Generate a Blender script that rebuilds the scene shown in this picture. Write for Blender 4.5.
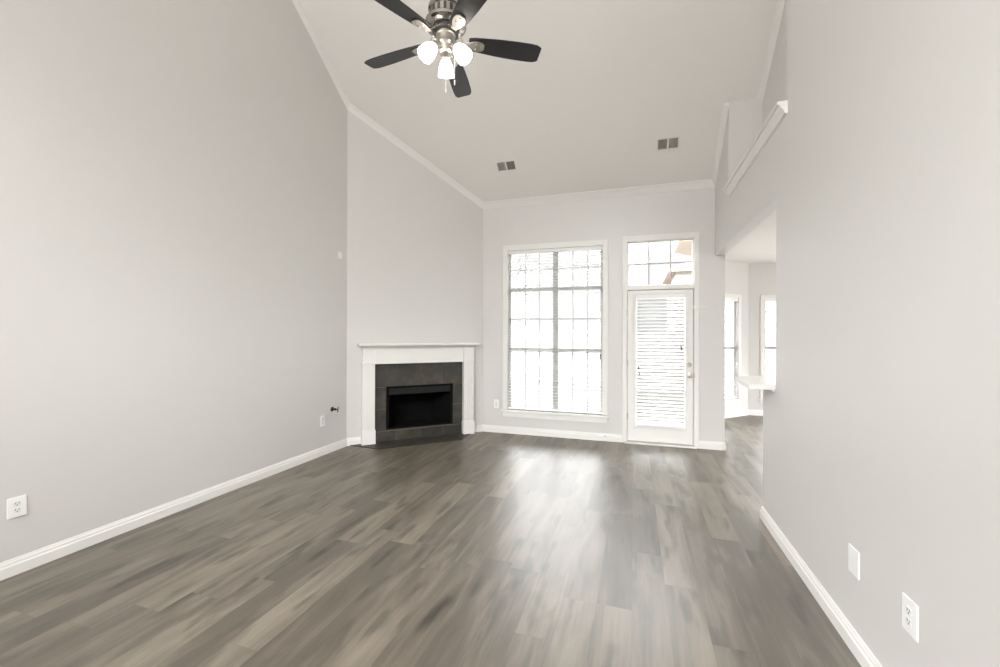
import bpy, bmesh, math, random
from mathutils import Vector, Matrix

for o in list(bpy.data.objects):
    bpy.data.objects.remove(o, do_unlink=True)
SC = bpy.context.scene
COL = SC.collection
random.seed(7)
PI = math.pi

# ------------------------------------------------------------------ camera
CAM_H = 1.465
F_PX, YAW, PITCH, ROLL = 416.9, .3121, .001016, .002976
_cy, _sy = math.cos(YAW), math.sin(YAW)
_r, _f, _u = Vector((_cy, _sy, 0)), Vector((-_sy, _cy, 0)), Vector((0, 0, 1))
_f2 = _f * math.cos(PITCH) + _u * math.sin(PITCH)
_u2 = _u * math.cos(PITCH) - _f * math.sin(PITCH)
_r3 = _r * math.cos(ROLL) + _u2 * math.sin(ROLL)
_u3 = _u2 * math.cos(ROLL) - _r * math.sin(ROLL)
cam_data = bpy.data.cameras.new('camera')
cam = bpy.data.objects.new('camera', cam_data)
COL.objects.link(cam)
M = Matrix.Identity(4)
for i in range(3):
    M[i][0], M[i][1], M[i][2] = _r3[i], _u3[i], -_f2[i]
M[2][3] = CAM_H
cam.matrix_world = M
cam_data.sensor_width = 36.0
cam_data.lens = F_PX * 36.0 / 1000.0
cam_data.clip_start = 0.05
SC.camera = cam

# ------------------------------------------------------------------ world, view
SKY_LOW, SKY_HIGH, SKY_ZENITH = 0.90, 27.0, 5.0        # overcast sky; bright band added above the window view for floor glare
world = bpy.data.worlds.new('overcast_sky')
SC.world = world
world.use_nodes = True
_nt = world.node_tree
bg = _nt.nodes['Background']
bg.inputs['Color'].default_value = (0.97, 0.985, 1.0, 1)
_tc = _nt.nodes.new('ShaderNodeTexCoord')
_sp = _nt.nodes.new('ShaderNodeSeparateXYZ')
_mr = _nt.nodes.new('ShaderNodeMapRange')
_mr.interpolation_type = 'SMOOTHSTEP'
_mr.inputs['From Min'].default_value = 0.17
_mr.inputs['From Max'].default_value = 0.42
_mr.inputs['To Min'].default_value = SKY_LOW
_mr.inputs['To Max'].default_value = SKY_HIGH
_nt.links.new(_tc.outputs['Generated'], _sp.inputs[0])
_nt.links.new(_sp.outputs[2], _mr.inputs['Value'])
_mz = _nt.nodes.new('ShaderNodeMapRange')            # added bright band dims towards the zenith, sparing the blind slats
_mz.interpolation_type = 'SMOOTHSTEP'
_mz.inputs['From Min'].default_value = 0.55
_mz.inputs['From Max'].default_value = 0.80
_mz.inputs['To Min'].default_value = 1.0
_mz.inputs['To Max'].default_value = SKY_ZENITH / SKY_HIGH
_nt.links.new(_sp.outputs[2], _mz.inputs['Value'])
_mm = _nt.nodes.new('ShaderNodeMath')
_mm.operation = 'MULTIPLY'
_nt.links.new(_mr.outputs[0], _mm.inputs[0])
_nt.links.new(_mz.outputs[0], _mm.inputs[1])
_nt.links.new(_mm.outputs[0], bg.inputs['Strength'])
SC.view_settings.view_transform = 'Standard'
SC.view_settings.look = 'None'
SC.view_settings.gamma = 1.0
SC.view_settings.use_curve_mapping = False
SC.view_settings.exposure = 0.30
try:
    SC.cycles.max_bounces = 12
    SC.cycles.diffuse_bounces = 8
    SC.cycles.glossy_bounces = 4
    SC.cycles.transparent_max_bounces = 16
    SC.cycles.sample_clamp_indirect = 6.0
    SC.cycles.use_denoising = True
except Exception:
    pass


def portal(name, loc, size_x, size_y, direction):
    """sky portal lying in a real window opening: it only steers the sampling of the sky"""
    d = bpy.data.lights.new(name, 'AREA')
    d.shape = 'RECTANGLE'
    d.size, d.size_y = size_x, size_y
    d.cycles.is_portal = True
    o = bpy.data.objects.new(name, d)
    COL.objects.link(o)
    o.location = loc
    o.rotation_euler = Vector(direction).to_track_quat('-Z', 'Y').to_euler()
    return o


portal('daylight_portal', (-1.10, 5.99, 1.52), 1.45, 2.3, (0, -1, 0))
portal('daylight_portal', (0.32, 5.99, 1.10), 0.68, 1.75, (0, -1, 0))
portal('daylight_portal', (0.32, 5.99, 2.41), 0.82, 0.62, (0, -1, 0))


def fill_light(name, loc, size_x, size_y, direction, radiance, col=(0.98, 0.99, 1.0)):
    """area light added as room fill, set in an invented window opening"""
    d = bpy.data.lights.new(name, 'AREA')
    d.shape = 'RECTANGLE'
    d.size, d.size_y = size_x, size_y
    d.energy = radiance * PI * size_x * size_y
    d.color = col
    o = bpy.data.objects.new(name, d)
    COL.objects.link(o)
    o.location = loc
    o.rotation_euler = Vector(direction).to_track_quat('-Z', 'Y').to_euler()
    return o


FILL, FILL_HIGH, FILL_SIDE = 3.6, 10.0, 13.0  # strengths of the added fill lights, tuned for room brightness
fill_light('window_fill_light', (-3.71, -1.60, 1.50), 2.30, 2.20, (1, 0, 0), FILL)
fill_light('window_fill_light', (-1.30, -3.14, 4.0), 3.40, 1.80, (0, 1, 0), FILL_HIGH)
fill_light('window_fill_light', (4.64, 6.50, 1.2), 1.1, 2.0, (-1, 0, 0), FILL_SIDE)
fill_light('window_fill_light', (4.64, 1.5, 1.2), 2.4, 2.0, (-1, 0, 0), FILL_SIDE * .5)

# ------------------------------------------------------------------ materials


def new_mat(name):
    m = bpy.data.materials.new(name)
    m.use_nodes = True
    nt = m.node_tree
    return m, nt, nt.nodes['Principled BSDF']


def plain(name, col, rough=0.5, metal=0.0, spec=0.5, bump=0.0, bscale=60, var=0.0):
    m, nt, b = new_mat(name)
    b.inputs['Base Color'].default_value = (*col, 1)
    b.inputs['Roughness'].default_value = rough
    b.inputs['Metallic'].default_value = metal
    b.inputs['Specular IOR Level'].default_value = spec
    if bump or var:
        tc = nt.nodes.new('ShaderNodeTexCoord')
        n = nt.nodes.new('ShaderNodeTexNoise')
        n.inputs['Scale'].default_value = bscale
        n.inputs['Detail'].default_value = 4
        nt.links.new(tc.outputs['Object'], n.inputs['Vector'])
        if bump:
            bp = nt.nodes.new('ShaderNodeBump')
            bp.inputs['Strength'].default_value = bump
            bp.inputs['Distance'].default_value = 0.002
            nt.links.new(n.outputs['Fac'], bp.inputs['Height'])
            nt.links.new(bp.outputs['Normal'], b.inputs['Normal'])
        if var:
            mx = nt.nodes.new('ShaderNodeMix')
            mx.data_type = 'RGBA'
            mx.inputs[6].default_value = (*[c * (1 - var) for c in col], 1)
            mx.inputs[7].default_value = (*[min(1, c * (1 + var)) for c in col], 1)
            nt.links.new(n.outputs['Fac'], mx.inputs[0])
            nt.links.new(mx.outputs[2], b.inputs['Base Color'])
    return m


WALL_COL = (0.605, 0.587, 0.563)
MAT = {}
MAT['wall'] = plain('greige_wall_paint', WALL_COL, 0.40, spec=0.8, bump=0.06, bscale=180)
MAT['ceiling'] = plain('ceiling_paint', (0.745, 0.718, 0.684), 0.8, spec=0.2, bump=0.08, bscale=150)
MAT['trim'] = plain('white_trim_paint', (0.74, 0.725, 0.695), 0.35, spec=0.45, bump=0.02)
MAT['white'] = plain('white_plastic', (0.80, 0.80, 0.78), 0.35, bump=0.01)
MAT['slat'] = plain('white_blind_slat', (0.56, 0.56, 0.55), 0.45, bump=0.02)
MAT['vinyl'] = plain('darkened_white_vinyl', (0.50, 0.495, 0.48), 0.4, bump=0.02)  # white vinyl, colour darkened so muntins show against the bright sky
MAT['muntin'] = plain('taupe_muntin', (0.40, 0.36, 0.34), 0.5, bump=0.02)
MAT['socket'] = plain('dark_socket_slot', (0.05, 0.05, 0.05), 0.6, bump=0.01)
MAT['receptacle'] = plain('receptacle_plastic', (0.72, 0.72, 0.70), 0.4, bump=0.01)
MAT['nickel'] = plain('brushed_nickel', (0.56, 0.525, 0.475), 0.40, metal=1.0, bump=0.05, bscale=200)
MAT['motor'] = plain('nickel_dark_reflection', (0.40, 0.375, 0.34), 0.22, metal=1.0, bump=0.02)  # nickel darkened in colour to imitate the dark reflection on the motor
MAT['darknickel'] = plain('shadowed_nickel_vent', (0.08, 0.075, 0.07), 0.4, metal=0.6, bump=0.03)
MAT['chain'] = plain('pull_chain_metal', (0.75, 0.73, 0.70), 0.35, metal=0.8, bump=0.02)
MAT['blade'] = plain('black_fan_blade', (0.014, 0.014, 0.0155), 0.40, spec=0.5, bump=0.05, bscale=40, var=0.25)
MAT['iron'] = plain('black_firebox_steel', (0.005, 0.005, 0.005), 0.9, spec=0.1, bump=0.15, bscale=80)
MAT['hood'] = plain('black_smoke_hood', (0.012, 0.0115, 0.012), 0.6, spec=0.25, bump=0.08, bscale=60)
MAT['grout'] = plain('grey_grout', (0.12, 0.11, 0.09), 0.9, bump=0.2)
MAT['valve'] = plain('dark_valve_metal', (0.03, 0.025, 0.02), 0.35, metal=0.7, bump=0.05)
MAT['counter'] = plain('pale_laminate', (0.74, 0.735, 0.71), 0.25, bump=0.02, var=0.03)
MAT['vent'] = plain('white_vent_enamel', (0.72, 0.69, 0.64), 0.5, bump=0.02)
MAT['louver'] = plain('grey_louver', (0.42, 0.41, 0.37), 0.6, bump=0.05)  # louvers a darker grey than the vent frame
MAT['duct'] = plain('dark_duct', (0.03, 0.03, 0.03), 0.9, bump=0.05)
MAT['concrete'] = plain('winter_lawn', (0.085, 0.085, 0.075), 0.9, bump=0.3, bscale=20, var=0.12)
MAT['fence'] = plain('weathered_fence_wood', (0.26, 0.25, 0.24), 0.85, bump=0.3, bscale=30, var=0.15)
MAT['bark'] = plain('pale_bark', (0.24, 0.225, 0.21), 0.9, bump=0.4, bscale=25, var=0.2)
MAT['soffit'] = plain('tan_soffit', (0.40, 0.33, 0.27), 0.8, bump=0.1, var=0.05)
MAT['fascia'] = plain('taupe_gutter', (0.42, 0.39, 0.36), 0.6, bump=0.05)
MAT['shingle'] = plain('tan_shingle', (0.30, 0.235, 0.19), 0.9, bump=0.3, bscale=12, var=0.15)
MAT['siding'] = plain('exterior_siding', (0.50, 0.46, 0.42), 0.8, bump=0.1)


def shade_mat():
    m, nt, b = new_mat('lit_frosted_glass')
    b.inputs['Base Color'].default_value = (0.9, 0.88, 0.85, 1)
    b.inputs['Roughness'].default_value = 0.3
    b.inputs['Emission Color'].default_value = (1.0, 0.95, 0.88, 1)
    b.inputs['Emission Strength'].default_value = 7.0
    return m


MAT['shade'] = shade_mat()


def glass_mat():
    m = bpy.data.materials.new('window_glass')
    m.use_nodes = True
    nt = m.node_tree
    nt.nodes.remove(nt.nodes['Principled BSDF'])
    out = nt.nodes['Material Output']
    t = nt.nodes.new('ShaderNodeBsdfTransparent')
    t.inputs['Color'].default_value = (0.97, 0.97, 0.97, 1)
    g = nt.nodes.new('ShaderNodeBsdfGlossy')
    g.inputs['Roughness'].default_value = 0.02
    fr = nt.nodes.new('ShaderNodeFresnel')
    fr.inputs['IOR'].default_value = 1.35
    mx = nt.nodes.new('ShaderNodeMixShader')
    ge = nt.nodes.new('ShaderNodeNewGeometry')
    front = nt.nodes.new('ShaderNodeMath')
    front.operation = 'SUBTRACT'
    front.inputs[0].default_value = 1.0
    nt.links.new(ge.outputs['Backfacing'], front.inputs[1])
    mul = nt.nodes.new('ShaderNodeMath')
    mul.operation = 'MULTIPLY'
    nt.links.new(fr.outputs['Fac'], mul.inputs[0])
    nt.links.new(front.outputs[0], mul.inputs[1])
    nt.links.new(mul.outputs[0], mx.inputs['Fac'])
    nt.links.new(t.outputs['BSDF'], mx.inputs[1])
    nt.links.new(g.outputs['BSDF'], mx.inputs[2])
    nt.links.new(mx.outputs['Shader'], out.inputs['Surface'])
    return m


MAT['glass'] = glass_mat()


def N(nt, typ, **kw):
    n = nt.nodes.new(typ)
    for k, v in kw.items():
        setattr(n, k, v)
    return n


def math_node(nt, op, a, b=None):
    n = nt.nodes.new('ShaderNodeMath')
    n.operation = op
    for i, v in enumerate((a, b)):
        if v is None:
            continue
        if isinstance(v, (int, float)):
            n.inputs[i].default_value = v
        else:
            nt.links.new(v, n.inputs[i])
    return n.outputs[0]


def floor_mat():
    m, nt, b = new_mat('grey_oak_vinyl_planks')
    L = nt.links.new
    tc = N(nt, 'ShaderNodeTexCoord')
    sep = N(nt, 'ShaderNodeSeparateXYZ')
    L(tc.outputs['Object'], sep.inputs[0])
    W, LEN = 0.182, 1.22
    u = math_node(nt, 'DIVIDE', math_node(nt, 'ADD', sep.outputs[0], 20.03), W)
    row = math_node(nt, 'FLOOR', u)
    wn = N(nt, 'ShaderNodeTexWhiteNoise', noise_dimensions='1D')
    L(row, wn.inputs['W'])
    v = math_node(nt, 'ADD', math_node(nt, 'DIVIDE', math_node(nt, 'ADD', sep.outputs[1], 20.0), LEN),
                  math_node(nt, 'MULTIPLY', wn.outputs['Value'], 7.0))
    idx = math_node(nt, 'FLOOR', v)
    comb = N(nt, 'ShaderNodeCombineXYZ')
    L(row, comb.inputs[0])
    L(idx, comb.inputs[1])
    wn2 = N(nt, 'ShaderNodeTexWhiteNoise', noise_dimensions='2D')
    L(comb.outputs[0], wn2.inputs['Vector'])
    # grain coordinates: stretched along the plank, offset per plank
    off = N(nt, 'ShaderNodeVectorMath', operation='SCALE')
    L(wn2.outputs['Color'], off.inputs[0])
    off.inputs['Scale'].default_value = 37.0
    mp = N(nt, 'ShaderNodeMapping')
    mp.inputs['Scale'].default_value = (7.0, 1.25, 1.0)
    L(tc.outputs['Object'], mp.inputs['Vector'])
    add = N(nt, 'ShaderNodeVectorMath', operation='ADD')
    L(mp.outputs[0], add.inputs[0])
    L(off.outputs[0], add.inputs[1])
    n1 = N(nt, 'ShaderNodeTexNoise')
    n1.inputs['Scale'].default_value = 1.0
    n1.inputs['Detail'].default_value = 5
    n1.inputs['Roughness'].default_value = 0.5
    n1.inputs['Distortion'].default_value = 0.7
    L(add.outputs[0], n1.inputs['Vector'])
    # fine streaks
    mp2 = N(nt, 'ShaderNodeMapping')
    mp2.inputs['Scale'].default_value = (60.0, 2.2, 1.0)
    L(tc.outputs['Object'], mp2.inputs['Vector'])
    add2 = N(nt, 'ShaderNodeVectorMath', operation='ADD')
    L(mp2.outputs[0], add2.inputs[0])
    L(off.outputs[0], add2.inputs[1])
    n2 = N(nt, 'ShaderNodeTexNoise')
    n2.inputs['Scale'].default_value = 1.0
    n2.inputs['Detail'].default_value = 3
    L(add2.outputs[0], n2.inputs['Vector'])
    # knots and dark smudges
    mp3 = N(nt, 'ShaderNodeMapping')
    mp3.inputs['Scale'].default_value = (10.0, 2.3, 1.0)
    L(tc.outputs['Object'], mp3.inputs['Vector'])
    add3 = N(nt, 'ShaderNodeVectorMath', operation='ADD')
    L(mp3.outputs[0], add3.inputs[0])
    L(off.outputs[0], add3.inputs[1])
    n3 = N(nt, 'ShaderNodeTexNoise')
    n3.inputs['Scale'].default_value = 1.0
    n3.inputs['Detail'].default_value = 2
    L(add3.outputs[0], n3.inputs['Vector'])
    knot = N(nt, 'ShaderNodeMapRange')
    knot.inputs['From Min'].default_value = 0.56
    knot.inputs['From Max'].default_value = 0.76
    L(n3.outputs['Fac'], knot.inputs['Value'])
    # tone = plank tone + grain
    t = math_node(nt, 'ADD', math_node(nt, 'MULTIPLY', wn2.outputs['Value'], 0.21),
                  math_node(nt, 'MULTIPLY', n1.outputs['Fac'], 0.78))
    t = math_node(nt, 'ADD', math_node(nt, 'ADD', t, 0.15), math_node(nt, 'MULTIPLY', n2.outputs['Fac'], 0.28))
    t = math_node(nt, 'SUBTRACT', t, math_node(nt, 'MULTIPLY', knot.outputs[0], 0.34))
    ramp = N(nt, 'ShaderNodeValToRGB')
    e = ramp.color_ramp.elements
    e[0].position, e[0].color = 0.33, (0.026, 0.020, 0.013, 1)
    e[1].position, e[1].color = 1.10, (0.205, 0.175, 0.134, 1)
    e[1].position = 1.0
    mid = ramp.color_ramp.elements.new(0.70)
    mid.color = (0.094, 0.078, 0.057, 1)
    L(t, ramp.inputs[0])
    # seams
    fu = math_node(nt, 'FRACT', u)
    fv = math_node(nt, 'FRACT', v)
    su = math_node(nt, 'LESS_THAN', math_node(nt, 'MINIMUM', fu, math_node(nt, 'SUBTRACT', 1.0, fu)), 0.010)
    sv = math_node(nt, 'LESS_THAN', math_node(nt, 'MINIMUM', fv, math_node(nt, 'SUBTRACT', 1.0, fv)), 0.0014)
    seam = math_node(nt, 'MAXIMUM', su, sv)
    mx = N(nt, 'ShaderNodeMix', data_type='RGBA')
    L(math_node(nt, 'MULTIPLY', seam, 0.25), mx.inputs[0])
    L(ramp.outputs[0], mx.inputs[6])
    mx.inputs[7].default_value = (0.06, 0.05, 0.04, 1)
    L(mx.outputs[2], b.inputs['Base Color'])
    rr = N(nt, 'ShaderNodeMapRange')
    rr.inputs['To Min'].default_value = 0.33
    rr.inputs['To Max'].default_value = 0.45
    L(n2.outputs['Fac'], rr.inputs['Value'])
    L(rr.outputs[0], b.inputs['Roughness'])
    b.inputs['Specular IOR Level'].default_value = 1.0
    bp = N(nt, 'ShaderNodeBump')
    bp.inputs['Strength'].default_value = 0.12
    bp.inputs['Distance'].default_value = 0.002
    L(math_node(nt, 'SUBTRACT', n2.outputs['Fac'], seam), bp.inputs['Height'])
    L(bp.outputs['Normal'], b.inputs['Normal'])
    return m


MAT['floor'] = floor_mat()


def slate_mat():
    m, nt, b = new_mat('dark_slate_tile')
    L = nt.links.new
    tc = N(nt, 'ShaderNodeTexCoord')
    n = N(nt, 'ShaderNodeTexNoise')
    n.inputs['Scale'].default_value = 4.5
    n.inputs['Detail'].default_value = 6
    n.inputs['Roughness'].default_value = 0.6
    L(tc.outputs['Object'], n.inputs['Vector'])
    r = N(nt, 'ShaderNodeValToRGB')
    e = r.color_ramp.elements
    e[0].position, e[0].color = 0.32, (0.022, 0.021, 0.017, 1)
    e[1].position, e[1].color = 0.72, (0.082, 0.064, 0.044, 1)
    q = r.color_ramp.elements.new(0.52)
    q.color = (0.038, 0.035, 0.028, 1)
    L(n.outputs['Fac'], r.inputs[0])
    L(r.outputs[0], b.inputs['Base Color'])
    b.inputs['Roughness'].default_value = 0.45
    bp = N(nt, 'ShaderNodeBump')
    bp.inputs['Strength'].default_value = 0.3
    bp.inputs['Distance'].default_value = 0.004
    L(n.outputs['Fac'], bp.inputs['Height'])
    L(bp.outputs['Normal'], b.inputs['Normal'])
    return m


MAT['slate'] = slate_mat()

# ------------------------------------------------------------------ mesh helpers


class MB:
    def __init__(self):
        self.bm = bmesh.new()

    def box(self, x0, x1, y0, y1, z0, z1, mat=None):
        vs = [self.bm.verts.new(p) for p in ((x0, y0, z0), (x1, y0, z0), (x1, y1, z0), (x0, y1, z0),
                                             (x0, y0, z1), (x1, y0, z1), (x1, y1, z1), (x0, y1, z1))]
        for f in ((0, 3, 2, 1), (4, 5, 6, 7), (0, 1, 5, 4), (1, 2, 6, 5), (2, 3, 7, 6), (3, 0, 4, 7)):
            self.bm.faces.new([vs[i] for i in f])
        if mat is not None:
            for v in vs:
                v.co = mat @ v.co
        return self

    def prism(self, pts, off):
        """closed solid: polygon of 3-D points swept by the vector off"""
        off = Vector(off)
        a = [self.bm.verts.new(p) for p in pts]
        b = [self.bm.verts.new(Vector(p) + off) for p in pts]
        n = len(pts)
        self.bm.faces.new(a)
        self.bm.faces.new(list(reversed(b)))
        for i in range(n):
            j = (i + 1) % n
            self.bm.faces.new((a[j], a[i], b[i], b[j]))
        return self

    def loft(self, rings, cap=True, closed=True):
        rs = [[self.bm.verts.new(p) for p in r] for r in rings]
        n = len(rs[0])
        for r0, r1 in zip(rs, rs[1:]):
            for i in range(n if closed else n - 1):
                j = (i + 1) % n
                self.bm.faces.new((r0[i], r0[j], r1[j], r1[i]))
        if cap and closed:
            self.bm.faces.new(list(reversed(rs[0])))
            self.bm.faces.new(rs[-1])
        return self

    def lathe(self, prof, mat=Matrix.Identity(4), seg=28, cap=True):
        """prof: list of (radius, z)"""
        rings = [[mat @ Vector((r * math.cos(2 * PI * i / seg), r * math.sin(2 * PI * i / seg), z))
                  for i in range(seg)] for r, z in prof]
        return self.loft(rings, cap)

    def tube(self, pts, r, seg=8):
        pts = [Vector(p) for p in pts]
        rings = []
        for k, p in enumerate(pts):
            d = (pts[min(k + 1, len(pts) - 1)] - pts[max(k - 1, 0)]).normalized()
            q = d.to_track_quat('Z', 'Y').to_matrix()
            rr = r[k] if isinstance(r, (list, tuple)) else r
            rings.append([p + q @ Vector((rr * math.cos(2 * PI * i / seg), rr * math.sin(2 * PI * i / seg), 0))
                          for i in range(seg)])
        return self.loft(rings)

    def build(self, name, mat, parent=None, bevel=0.0, smooth=False, seg=2, angle=35):
        bmesh.ops.recalc_face_normals(self.bm, faces=self.bm.faces)
        me = bpy.data.meshes.new(name)
        self.bm.to_mesh(me)
        self.bm.free()
        me.materials.append(MAT[mat])
        if smooth:
            for p in me.polygons:
                p.use_smooth = True
            me.set_sharp_from_angle(angle=math.radians(angle))
        o = bpy.data.objects.new(name, me)
        COL.objects.link(o)
        if parent is not None:
            o.parent = parent
        if bevel:
            bv = o.modifiers.new('edge_round', 'BEVEL')
            bv.width = bevel
            bv.segments = seg
            bv.limit_method = 'ANGLE'
            bv.angle_limit = math.radians(40)
        return o


def struct(o):
    o['kind'] = 'structure'
    return o


def tag(o, label, cat, group=None):
    o['label'] = label
    o['category'] = cat
    if group:
        o['group'] = group
    return o


def thing(name, label, cat, loc=(0, 0, 0), rotz=0.0, rot=None, group=None):
    o = bpy.data.objects.new(name, None)
    COL.objects.link(o)
    o.empty_display_size = 0.1
    o.location = loc
    o.rotation_euler = rot if rot is not None else (0, 0, rotz)
    return tag(o, label, cat, group)


def holder(name, loc=(0, 0, 0), rotz=0.0):
    o = bpy.data.objects.new(name, None)
    COL.objects.link(o)
    o.empty_display_size = 0.1
    o.location = loc
    o.rotation_euler = (0, 0, rotz)
    return struct(o)


def grid_wall(mb, xs, zs, holes, y0, y1):
    """solid wall in the local xz plane between y0 and y1, leaving the rectangular holes open"""
    X = sorted(set(xs + [h[0] for h in holes] + [h[1] for h in holes]))
    Z = sorted(set(zs + [h[2] for h in holes] + [h[3] for h in holes]))

    def solid(i, k):
        if i < 0 or k < 0 or i >= len(X) - 1 or k >= len(Z) - 1:
            return False
        cx, cz = (X[i] + X[i + 1]) / 2, (Z[k] + Z[k + 1]) / 2
        return not any(h[0] < cx < h[1] and h[2] < cz < h[3] for h in holes)
    vt = {}

    def v(i, s, k):
        key = (i, s, k)
        if key not in vt:
            vt[key] = mb.bm.verts.new((X[i], (y0, y1)[s], Z[k]))
        return vt[key]
    for i in range(len(X) - 1):
        for k in range(len(Z) - 1):
            if not solid(i, k):
                continue
            mb.bm.faces.new((v(i, 0, k), v(i + 1, 0, k), v(i + 1, 0, k + 1), v(i, 0, k + 1)))
            mb.bm.faces.new((v(i, 1, k), v(i, 1, k + 1), v(i + 1, 1, k + 1), v(i + 1, 1, k)))
            if not solid(i - 1, k):
                mb.bm.faces.new((v(i, 0, k), v(i, 0, k + 1), v(i, 1, k + 1), v(i, 1, k)))
            if not solid(i + 1, k):
                mb.bm.faces.new((v(i + 1, 0, k), v(i + 1, 1, k), v(i + 1, 1, k + 1), v(i + 1, 0, k + 1)))
            if not solid(i, k - 1):
                mb.bm.faces.new((v(i, 0, k), v(i, 1, k), v(i + 1, 1, k), v(i + 1, 0, k)))
            if not solid(i, k + 1):
                mb.bm.faces.new((v(i, 0, k + 1), v(i + 1, 0, k + 1), v(i + 1, 1, k + 1), v(i, 1, k + 1)))
    return mb


# ------------------------------------------------------------------ room dimensions
XL, XR, XR2, YF, YB = -3.57, 0.975, 1.09, 5.90, -3.0
A = Vector((-3.57, 4.56, 0))
B = Vector((-2.175, 5.90, 0))
T = (B - A).normalized()
NR = Vector((T.y, -T.x, 0))          # into the room
DLEN = (B - A).length
ROT = math.atan2(T.y, T.x)
Y_RIDGE, Z0C, SLOPE = 2.82, 3.40, 0.775
Z_FLAT = Z0C + SLOPE * (5.90 - Y_RIDGE)


def cz(y):
    return min(Z0C + SLOPE * (5.90 - y), Z_FLAT)


XN, YN0, YN1, ZN = 1.30, 3.27, 5.11, 3.005   # plant niche
HDR = 2.475
YW1, YW2 = 3.49, 3.80                         # ends of the full wall and of the half wall
CT = 1.10                                     # bar top
DX0, DY0 = 1.09, 7.734                        # dining bay corner
DX1, DY1 = 1.976, 8.637
DX2 = 3.60
DX3 = DX2 + (DX1 - DX0)
DCEIL = 2.765

# ------------------------------------------------------------------ shell
mb = MB()
mb.prism([(XL - .15, YB - .15, 0), (DX3 + .15, YB - .15, 0), (DX3 + .15, DY0, 0), (DX2 + .1, DY1 + .1, 0),
          (DX1 - .1, DY1 + .1, 0), (XR2, DY0 + .05, 0), (XR2, YF + .14, 0), (XL - .15, YF + .14, 0)], (0, 0, -0.12))
struct(mb.build('floor', 'floor'))

mb = MB()
mb.prism([(XL - .12, y, z) for y, z in ((0, 0), (YF + .12, 0), (YF + .12, cz(YF)), (Y_RIDGE, Z_FLAT), (0, Z_FLAT))], (.12, 0, 0))
LWIN = (-2.75, -.45, .40, 2.60)                # invented side window behind the camera, added to light the right wall
side = MB()
grid_wall(side, [YB, 0], [0, Z_FLAT], [LWIN], 0, .12)
side.bm.transform(Matrix.Translation((XL, 0, 0)) @ Matrix.Rotation(PI / 2, 4, 'Z'))
struct(mb.build('wall_left', 'wall'))
struct(side.build('wall_left_behind', 'wall'))

# diagonal wall with the firebox opening, in its own frame (x along the wall, -y into the room)
BOX0, BOX1, BZ0, BZ1 = 0.51, 1.447, 0.165, 0.74
mb = MB()
zA, zB = cz(A.y), cz(B.y)
grid_wall(mb, [0, DLEN], [0, zB], [(BOX0, BOX1, BZ0, BZ1)], 0, .10)
mb.prism([(0, 0, zB), (DLEN, 0, zB), (0, 0, zA)], (0, .10, 0))
wd = mb.build('wall_diagonal', 'wall')
wd.location = A
wd.rotation_euler = (0, 0, ROT)
struct(wd)

# far wall
WX0, WX1, WZ0, WZ1 = -1.795, -0.407, 0.350, 2.700      # window opening
DRX0, DRX1 = -0.105, 0.742                               # door opening
mb = MB()
grid_wall(mb, [XL, XR2], [0, cz(YF)], [(WX0, WX1, WZ0, WZ1), (DRX0, DRX1, 0, 2.735)], YF, YF + .12)
struct(mb.build('wall_far', 'wall'))

# right wall: full height, half wall under the bar, header and plant-niche opening
mb = MB()
prof = [(YB, 0), (YW2, 0), (YW2, CT - .04), (YW1, CT - .04), (YW1, HDR), (YF, HDR), (YF, cz(YF)), (YN1, cz(YN1)),
        (YN1, ZN - .02), (YN0, ZN - .02), (YN0, cz(YN0)), (Y_RIDGE, Z_FLAT), (YB, Z_FLAT)]
mb.prism([(XR, y, z) for y, z in prof], (XR2 - XR, 0, 0))
struct(mb.build('wall_right', 'wall'))

# niche: floor, back, ends
mb = MB()
mb.prism([(XN, y, z) for y, z in ((YN0 - .1, ZN - .1), (YN1 + .1, ZN - .1), (YN1 + .1, cz(YN1 + .1)), (Y_RIDGE, Z_FLAT), (YN0 - .1, cz(YN0 - .1)))], (.1, 0, 0))
mb.prism([(XR2, YN1, z) for z in (ZN - .1,)] + [(XN, YN1, ZN - .1), (XN, YN1, cz(YN1)), (XR2, YN1, cz(YN1))], (0, .1, 0))
mb.prism([(XR2, YN0, ZN - .1), (XN, YN0, ZN - .1), (XN, YN0, cz(YN0)), (XR2, YN0, cz(YN0))], (0, -.1, 0))
mb.box(XR2, XN, YN0, YN1, ZN - .1, ZN - .005)
struct(mb.build('wall_niche', 'wall'))

# ceiling: flat towards the camera, sloping down to the far wall
mb = MB()
mb.prism([(XL - .12, YB - .1, Z_FLAT), (XL - .12, Y_RIDGE, Z_FLAT), (XL - .12, YF + .12, cz(YF + .12)), (XL - .12, YF + .12, cz(YF + .12) + .15),
          (XL - .12, Y_RIDGE, Z_FLAT + .15), (XL - .12, YB - .1, Z_FLAT + .15)], (XN + .1 - XL + .12, 0, 0))
struct(mb.build('ceiling', 'ceiling'))

# back wall (behind the camera) with a high window added to carry fill light
BACKW = [(-3.0, .40, 3.10, 4.90)]
mb = MB()
grid_wall(mb, [XL - .12, XR2], [0, Z_FLAT], BACKW, YB - .12, YB)
struct(mb.build('wall_back', 'wall'))

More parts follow.
